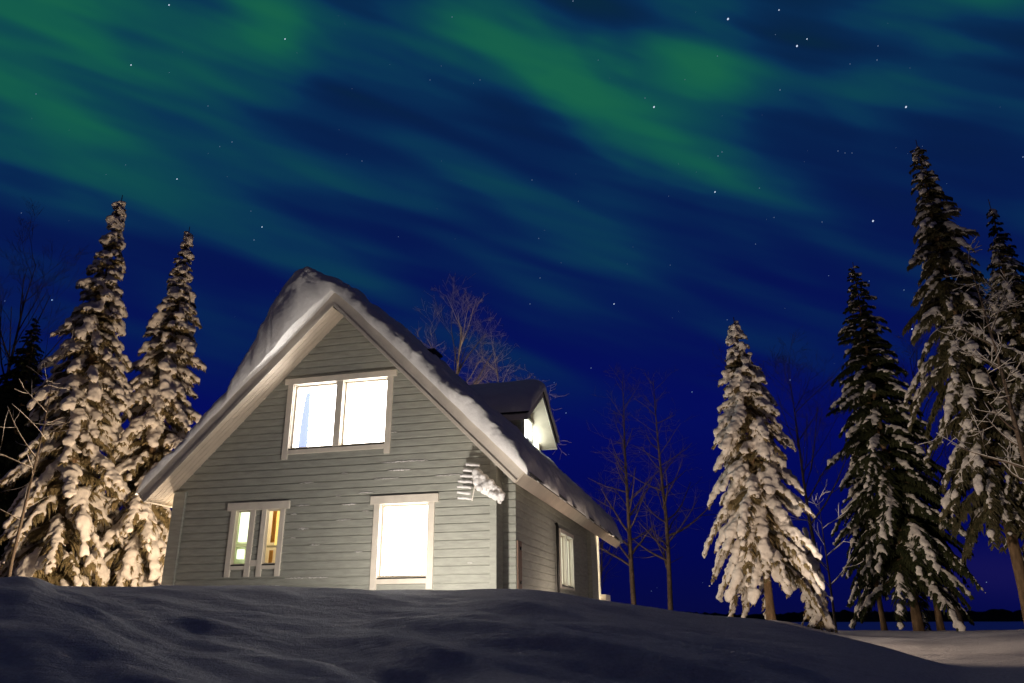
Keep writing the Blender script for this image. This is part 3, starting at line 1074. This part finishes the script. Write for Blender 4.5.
# ------------------------------------------------------------------ snow-caked aerial by the gable corner
an = empty('roof_aerial', 'snow caked aerial with stacked white bars beside the right gable corner', 'aerial', HM @ Vector((-0.35, -0.02, 2.05)), -YAW)
ac = Vector((-0.35, -0.02, 2.05))
rng = random.Random(8)
NB = 7
for k in range(NB):
    f = k / (NB - 1)
    mb = MB()
    z = 0.62 - 0.60 * f
    x0 = -0.13 - 0.16 * math.sin(f * 2.0) - 0.02
    x1 = x0 + 0.26
    pts = [(x0 + (x1 - x0) * q / 5, -0.30 + 0.01 * math.sin(q * 2 + k), z - 0.03 * q / 5 + rng.uniform(-.006, .006)) for q in range(6)]
    mb.tube(pts, [0.026 + rng.uniform(-.004, .006) for _ in range(6)], 8)
    mb.build('bar', M['snow'], an, smooth=True)
mb = MB(); mb.tube([(0.10, -0.30, 0.60), (0.04, -0.29, 0.30), (-0.03, -0.28, -0.05)], [0.013] * 3, 8); mb.build('boom', M['alu'], an, smooth=True)
mb = MB(); mb.tube([(-0.05, -0.29, 0.34), (0.15, -0.24, 0.27), (0.32, -0.10, 0.20), (0.36, 0.02, 0.18)], [0.016] * 4, 8); mb.build('mast', M['alu'], an, smooth=True)
items = []
for k in range(110):
    f = rng.random()
    r = 0.03 + 0.06 * rng.random() * (1 - 0.35 * abs(f - .4))
    c = np.array([0.02 + 0.46 * f + rng.uniform(-.03, .03), -0.30 + 0.18 * f + rng.uniform(-.06, .06), 0.36 - 0.34 * f + rng.uniform(-.11, .15) * (1.1 - .5 * f)])
    items.append((c, np.diag([r, r, r * 0.85])))
for k in range(12):
    f = rng.random()
    c = np.array([-0.02 + 0.50 * f, -0.26 + 0.12 * f, 0.24 - 0.33 * f])
    items.append((c, np.diag([0.024, 0.024, 0.035])))
V, F = lumps_mesh(items, 2)
o = mesh_np('snow_cover', V, F, M['snow'], an)
fuse(o, 0.018, 0.012, 22)

# ------------------------------------------------------------------ trees
def spruce(label, x, y, H, R, seed, crown_base=0.08, snow=1.0, droop=1.0, dark=False, group='snowy spruces', zb=None, voxel=0.05, gap=0.2, asym=None, dens=1.0, power=0.8, lean=0.0):
    rng = random.Random(seed)
    z0 = (ground_z(x, y) if zb is None else zb) - 0.05
    root = empty('spruce_tree', label, 'tree', (x, y, z0), 0, group)
    ph = rng.random() * 6
    def axis(z):
        t = z / H
        return Vector((0.05 * math.sin(t * 3 + ph) * H * 0.1 + lean * z, 0.04 * math.cos(t * 4 + ph) * H * 0.1, z))
    r0 = 0.0085 * H + 0.035
    tr = MB()
    pts = [axis(H * k / 14) for k in range(15)]
    tr.tube(pts, [max(0.012, r0 * (1 - k / 14.3) ** 0.85) * (1.25 if k == 0 else 1) for k in range(15)], 10)
    tr.build('trunk', M['bark'], root, smooth=True)
    fol = MB()
    br = MB()
    items = []
    z = crown_base * H
    hs = H / 8.0
    while z < H * 0.985:
        t = (z - crown_base * H) / (H * (1 - crown_base))
        nb = rng.choice((5, 6, 6, 7)) if t < 0.8 else 5
        a0 = rng.random() * 6.28
        for k in range(nb):
            a = a0 + k * 6.283 / nb + rng.uniform(-.35, .35)
            L = R * ((1 - t) ** power) * rng.uniform(0.66, 1.12) * (1 - 0.55 * max(0.0, min(1.0, (t - .50) / .5))) * (1 + 0.42 * noise.noise(Vector((math.cos(a) * 1.2 + seed, math.sin(a) * 1.2, z * 1.1 / hs)))) + 0.05 * hs
            if t < 0.12:
                L *= 0.75 + 2.0 * t
            if asym:
                L *= 1 + asym[1] * math.cos(a - asym[0])
            dirv = Vector((math.cos(a), math.sin(a), 0))
            side = Vector((-dirv.y, dirv.x, 0))
            org = axis(min(H, z + rng.uniform(-.08, .08)))
            dr = droop * (0.95 - 0.45 * t) * rng.uniform(0.75, 1.25)
            up = 0.22 + 0.30 * t
            def pos(s):
                return org + dirv * (L * s * (1 - 0.13 * dr * s)) + Vector((0, 0, L * (up * s - dr * s ** 1.7)))
            br.tube([pos(0), pos(0.35), pos(0.7), pos(0.98)], [0.012 + 0.012 * L, 0.010 + .007 * L, 0.008 + .003 * L, 0.004], 4, cap=False)
            nt = max(4, int(L / (0.075 / dens)))
            for q in range(nt):
                s = 0.12 + 0.90 * (q + rng.random()) / nt
                p = pos(min(s, 1.0))
                tg = (pos(min(1.0, s + .05)) - pos(max(0, s - .05))).normalized()
                for sg in (-1, 1):
                    l = (0.10 * hs + 0.34 * L * (1.05 - s)) * rng.uniform(.6, 1.25)
                    l = min(l, 0.62) * min(1.0, 0.30 + 2.6 * (1 - t))
                    d = (tg * 0.65 + side * sg * rng.uniform(.55, 1.0) + Vector((0, 0, -rng.uniform(.15, .75)))).normalized()
                    e1 = p + d * l * 0.55
                    e2 = e1 + (d + Vector((0, 0, -0.75))).normalized() * l * 0.5
                    w = rng.uniform(.018, .034) * (0.7 + .4 * hs)
                    wv = d.cross(Vector((0, 0, 1))).normalized() * w
                    wz = Vector((0, 0, w))
                    fol.quad(p - wv, p + wv, e1 + wv * 1.2, e1 - wv * 1.2)
                    fol.quad(e1 - wv * 1.2, e1 + wv * 1.2, e2)
                    fol.quad(p - wz, e1 - wz * 1.6, e2, e1 + wz * .6, p + wz * .6)
                    for h in range(2):
                        f = rng.uniform(.3, 1)
                        b = p.lerp(e1, f)
                        dd = (d * .5 + Vector((rng.uniform(-1, 1), rng.uniform(-1, 1), rng.uniform(-1.4, .1)))).normalized() * l * rng.uniform(.3, .55)
                        ww = dd.cross(Vector((rng.uniform(-1, 1), rng.uniform(-1, 1), 1))).normalized() * w * .8
                        fol.quad(b - ww, b + ww, b + dd)
            # snow lying along the branch, spilling in fingers over its drooping side twigs
            if rng.random() < gap:
                continue
            sm = snow * rng.uniform(0.6, 1.25) * (1 - 0.35 * max(0.0, (t - .6) / .4))
            step = 0.085 * hs ** 0.5
            ns = max(2, int(L / step))
            s_start = rng.uniform(.12, .5)
            for q in range(ns):
                s = s_start + (1.04 - s_start) * (q + rng.random() * .8) / ns
                if rng.random() < (0.16 if snow < 1.2 else 0.04):
                    continue
                p = pos(min(s, 1.04))
                tg = (pos(min(1.04, s + .06)) - pos(s - .06)).normalized()
                n_ = side.cross(tg)
                if n_.z < 0:
                    n_ = -n_
                r = (0.030 + 0.036 * rng.random() + 0.05 * rng.random() ** 5) * sm * (0.65 + 0.3 * hs)
                c = p + Vector((0, 0, 0.03 * sm + rng.uniform(-.02, .02))) + side * rng.uniform(-.04, .04)
                items.append((np.array(c), np.stack([np.array(tg * r * rng.uniform(1.0, 1.7)), np.array(side * r * rng.uniform(1.0, 1.6)), np.array(n_ * r * rng.uniform(.7, 1.0))], 1)))
                wide = min((0.06 + 0.26 * L * (1.10 - s)) * rng.uniform(.6, 1.2), 0.42)
                for sg in (-1, 1):
                    if rng.random() < (0.22 if snow < 1.2 else 0.05):
                        continue
                    nf = max(1, int(wide / (0.075 if snow < 1.2 else 0.058)))
                    d = (tg * rng.uniform(.35, .8) + side * sg * rng.uniform(.6, 1.0) + Vector((0, 0, -rng.uniform(.15, .9) * droop))).normalized()
                    for h in range(nf):
                        f = (h + 0.7 + rng.uniform(-.2, .2)) / nf
                        if rng.random() < .12:
                            continue
                        rr = r * rng.uniform(.5, 1.25) * (1.0 - .4 * f)
                        c = p + d * wide * f + Vector((0, 0, 0.02 * sm - .25 * wide * f * f))
                        items.append((np.array(c), np.stack([np.array(d * rr * 1.45), np.array(d.cross(n_).normalized() * rr), np.array(n_ * rr * .85)], 1)))
        z += (0.12 + 0.17 * (1 - t)) * hs * rng.uniform(.8, 1.2) / dens ** .5
    # tip
    if snow > .5:
        for k in range(4):
            c = axis(H * (0.955 + .012 * k))
            r = 0.042 * snow * hs ** .5 * (1 - .17 * k)
            items.append((np.array(c), np.diag([r, r, r * 1.1])))
    br.build('branches', M['bark'], root)
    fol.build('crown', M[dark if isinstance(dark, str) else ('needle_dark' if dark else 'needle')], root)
    if items:
        V, F = lumps_mesh(items, 1)
        o = mesh_np('snow_cover', V, F, M['snowtree'], root)
        fuse(o, voxel, 0.035, 7.0)
    return root


def bare_tree(name, label, x, y, H, seed, m, group, forks=3, spread=0.5, r0=None, snowy=False, lean=(0, 0), first=0.25, depth=4, twig=1.0, single=True, zb=None, droop=0.0, bl=0.42):
    rng = random.Random(seed)
    z0 = (ground_z(x, y) if zb is None else zb) - 0.05
    root = empty(name, label, 'tree', (x, y, z0), 0, group)
    r0 = r0 or 0.011 * H
    tr, br, sn = MB(), MB(), MB()

    def grow(p, d, L, r, lev):
        n_ = 7 if lev == 0 else 4
        pts, rad = [p.copy()], [r]
        dd = d.normalized()
        for k in range(n_):
            j = 0.05 if lev == 0 else 0.14
            dd = (dd + Vector((rng.uniform(-j, j), rng.uniform(-j, j), rng.uniform(-j, j) + (0.06 - droop * lev if lev > 0 else 0.0)))).normalized()
            p = p + dd * (L / n_)
            pts.append(p.copy())
            end = 0.07 if lev == 0 else 0.3
            rad.append(max(0.0035, r * (1 - (1 - end) * (k + 1) / n_)))
        (tr if lev == 0 else br).tube(pts, rad, 8 if lev == 0 else (5 if lev == 1 else 3), cap=False)
        if snowy and lev >= 1:
            sn.tube([q + Vector((0, 0, rr * 0.9 + .006)) for q, rr in zip(pts, rad)], [(rr * .7 + 0.014 * rng.uniform(.1, 1.4)) * snowy for rr in rad], 5)
        if lev >= depth:
            return
        if lev == 0:
            nchild = int(forks * 4)
        else:
            nchild = rng.choice((3, 4, 5)) if lev < depth - 1 else rng.choice((2, 3, 4))
        for k in range(nchild):
            f = (first + (1 - first) * ((k + rng.random()) / nchild)) if lev == 0 else rng.uniform(.25, 1.0)
            idx = min(n_ - 1, int(f * n_))
            b = pts[idx].lerp(pts[idx + 1], f * n_ - idx if f < 1 else 1)
            ax_ = (pts[idx + 1] - pts[idx]).normalized()
            a = rng.random() * 6.283
            s_ = Vector((math.cos(a), math.sin(a), 0))
            s_ = (s_ - ax_ * s_.dot(ax_))
            if s_.length < .05:
                continue
            s_.normalize()
            sp = spread * rng.uniform(.7, 1.3)
            nd = ax_ * math.cos(sp) + s_ * math.sin(sp)
            if lev == 0:
                nl = L * bl * (1.15 - f * .75) * rng.uniform(.6, 1.15)
            else:
                nl = L * rng.uniform(.35, .65)
            rr = rad[idx] * rng.uniform(.35, .6)
            grow(b, nd, nl * (twig if lev >= 1 else 1), max(0.004, rr), lev + 1)
    grow(Vector((0, 0, 0)), Vector((lean[0], lean[1], 1)), H, r0, 0)
    tr.build('trunk', m, root, smooth=True)
    br.build('branches', m, root, smooth=True)
    if snowy:
        sn.build('snow_cover', M['snowtree'], root, smooth=True)
    return root


GS = 'snow laden spruces round the house'
spruce('broad lone spruce heavy with snow right of the house, brown trunk foot showing', 6.04, 19.0, 7.85, 1.62, 21, crown_base=0.20, snow=1.36, droop=1.15, group=GS, voxel=0.036, gap=.03, power=.62)
spruce('taller and farther left of the two lit snowy spruces left of the house', -12.95, 22.0, 12.8, 2.2, 4, crown_base=0.03, snow=1.55, droop=1.15, group=GS, voxel=0.045, gap=.02, dens=1.2, power=.72)
spruce('lower of the two lit snowy spruces left of the house, close behind the roof eave', -11.3, 23.5, 12.5, 2.15, 17, crown_base=0.03, snow=1.5, droop=1.15, group=GS, voxel=0.045, gap=.02, dens=1.2, power=.72)
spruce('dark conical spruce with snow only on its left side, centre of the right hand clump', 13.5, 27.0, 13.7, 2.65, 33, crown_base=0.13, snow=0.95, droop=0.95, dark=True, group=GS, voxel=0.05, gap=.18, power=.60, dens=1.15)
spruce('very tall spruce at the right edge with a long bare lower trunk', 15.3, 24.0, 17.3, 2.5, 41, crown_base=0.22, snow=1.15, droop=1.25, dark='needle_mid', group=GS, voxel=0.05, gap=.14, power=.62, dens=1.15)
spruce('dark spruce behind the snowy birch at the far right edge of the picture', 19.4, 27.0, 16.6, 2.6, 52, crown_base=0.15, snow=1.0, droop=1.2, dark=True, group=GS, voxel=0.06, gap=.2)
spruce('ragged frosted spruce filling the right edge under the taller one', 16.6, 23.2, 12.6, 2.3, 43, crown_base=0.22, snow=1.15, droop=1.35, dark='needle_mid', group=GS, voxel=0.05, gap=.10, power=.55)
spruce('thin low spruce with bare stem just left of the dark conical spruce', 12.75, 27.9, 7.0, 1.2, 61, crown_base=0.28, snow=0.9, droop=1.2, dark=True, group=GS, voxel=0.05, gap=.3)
spruce('thin spruce just right of the dark conical spruce', 14.6, 27.6, 9.0, 1.4, 62, crown_base=0.22, snow=0.75, droop=1.2, dark=True, group=GS, voxel=0.05, gap=.4)
spruce('small sapling spruce peeping out beside the foot of the broad lone spruce', 7.55, 20.0, 2.6, 0.5, 63, crown_base=0.1, snow=1.0, droop=1.3, group=GS, voxel=0.035, gap=.2)
GD = 'dark unlit trees at the left edge'
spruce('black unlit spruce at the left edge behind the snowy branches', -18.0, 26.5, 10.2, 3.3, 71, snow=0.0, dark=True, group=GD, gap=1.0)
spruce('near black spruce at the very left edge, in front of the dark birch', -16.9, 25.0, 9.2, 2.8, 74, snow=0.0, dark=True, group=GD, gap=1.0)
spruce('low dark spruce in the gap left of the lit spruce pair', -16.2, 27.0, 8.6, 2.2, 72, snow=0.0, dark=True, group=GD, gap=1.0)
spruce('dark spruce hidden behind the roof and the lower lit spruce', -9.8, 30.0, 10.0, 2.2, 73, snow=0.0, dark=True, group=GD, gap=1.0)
bare_tree('birch_tree', 'tall dark bare birch with wide crown at the left edge against the sky', -19.8, 28.0, 13.2, 81, M['dark_bark'], GD, forks=5, spread=.55, depth=4)
bare_tree('birch_tree', 'slim leaning birch with snowy twigs in front of the lit spruces at left', -11.5, 18.0, 5.6, 82, M['dark_bark'], 'bare trees', forks=2, spread=1.1, r0=.045, snowy=0.28, depth=2, lean=(0.0, 0))
GB = 'bare leafless trees behind and beside the house'
bare_tree('birch_tree', 'spreading bare birch lit from below rising behind the roof', -2.9, 31.0, 11.7, 104, M['birch'], GB, forks=3.5, spread=.68, r0=.22, depth=4, first=.62, bl=.44)
bare_tree('birch_tree', 'bare tree with arching boughs behind the dormer roof', -0.2, 30.0, 9.7, 96, M['birch'], GB, forks=4, spread=1.0, r0=.15, depth=4, first=.55)
bare_tree('alder_tree', 'thin bare tree nearer the house of the two right of the eave', 5.40, 36.0, 11.6, 92, M['alder'], GB, forks=9, spread=.95, r0=.13, depth=3, first=.2, bl=.24)
bare_tree('alder_tree', 'thin bare tree nearer the broad spruce of the two right of the eave', 7.0, 36.0, 11.4, 93, M['alder'], GB, forks=9, spread=1.0, r0=.13, depth=3, first=.2, bl=.25)
bare_tree('alder_tree', 'small faint bare tree directly above the lit end of the eave', 4.7, 45.0, 10.2, 94, M['dark_bark'], GB, forks=5, spread=.7, r0=.10, depth=3, first=.2)
bare_tree('alder_tree', 'short bare stem right beside the broad lone spruce', 8.35, 21.0, 3.6, 95, M['dark_bark'], GB, forks=3, spread=.8, r0=.04, snowy=0.6, depth=2)
bare_tree('birch_tree', 'dark bare birch standing behind the right hand clump of spruces', 18.3, 33.0, 12.6, 97, M['dark_bark'], GB, forks=6, spread=.6, r0=.14, depth=4, first=.25)
bare_tree('birch_tree', 'dark bare birch between the broad lone spruce and the dark conical spruce', 13.2, 34.0, 12.4, 99, M['dark_bark'], GB, forks=5, spread=.7, r0=.12, depth=4, first=.4)
bare_tree('birch_tree', 'bare birch with snow coated twigs in front of the tall slim spruce at right', 13.9, 20.0, 10.4, 108, M['alder'], GB, forks=5, spread=1.0, r0=.11, snowy=0.55, depth=3, first=.3, bl=.22)
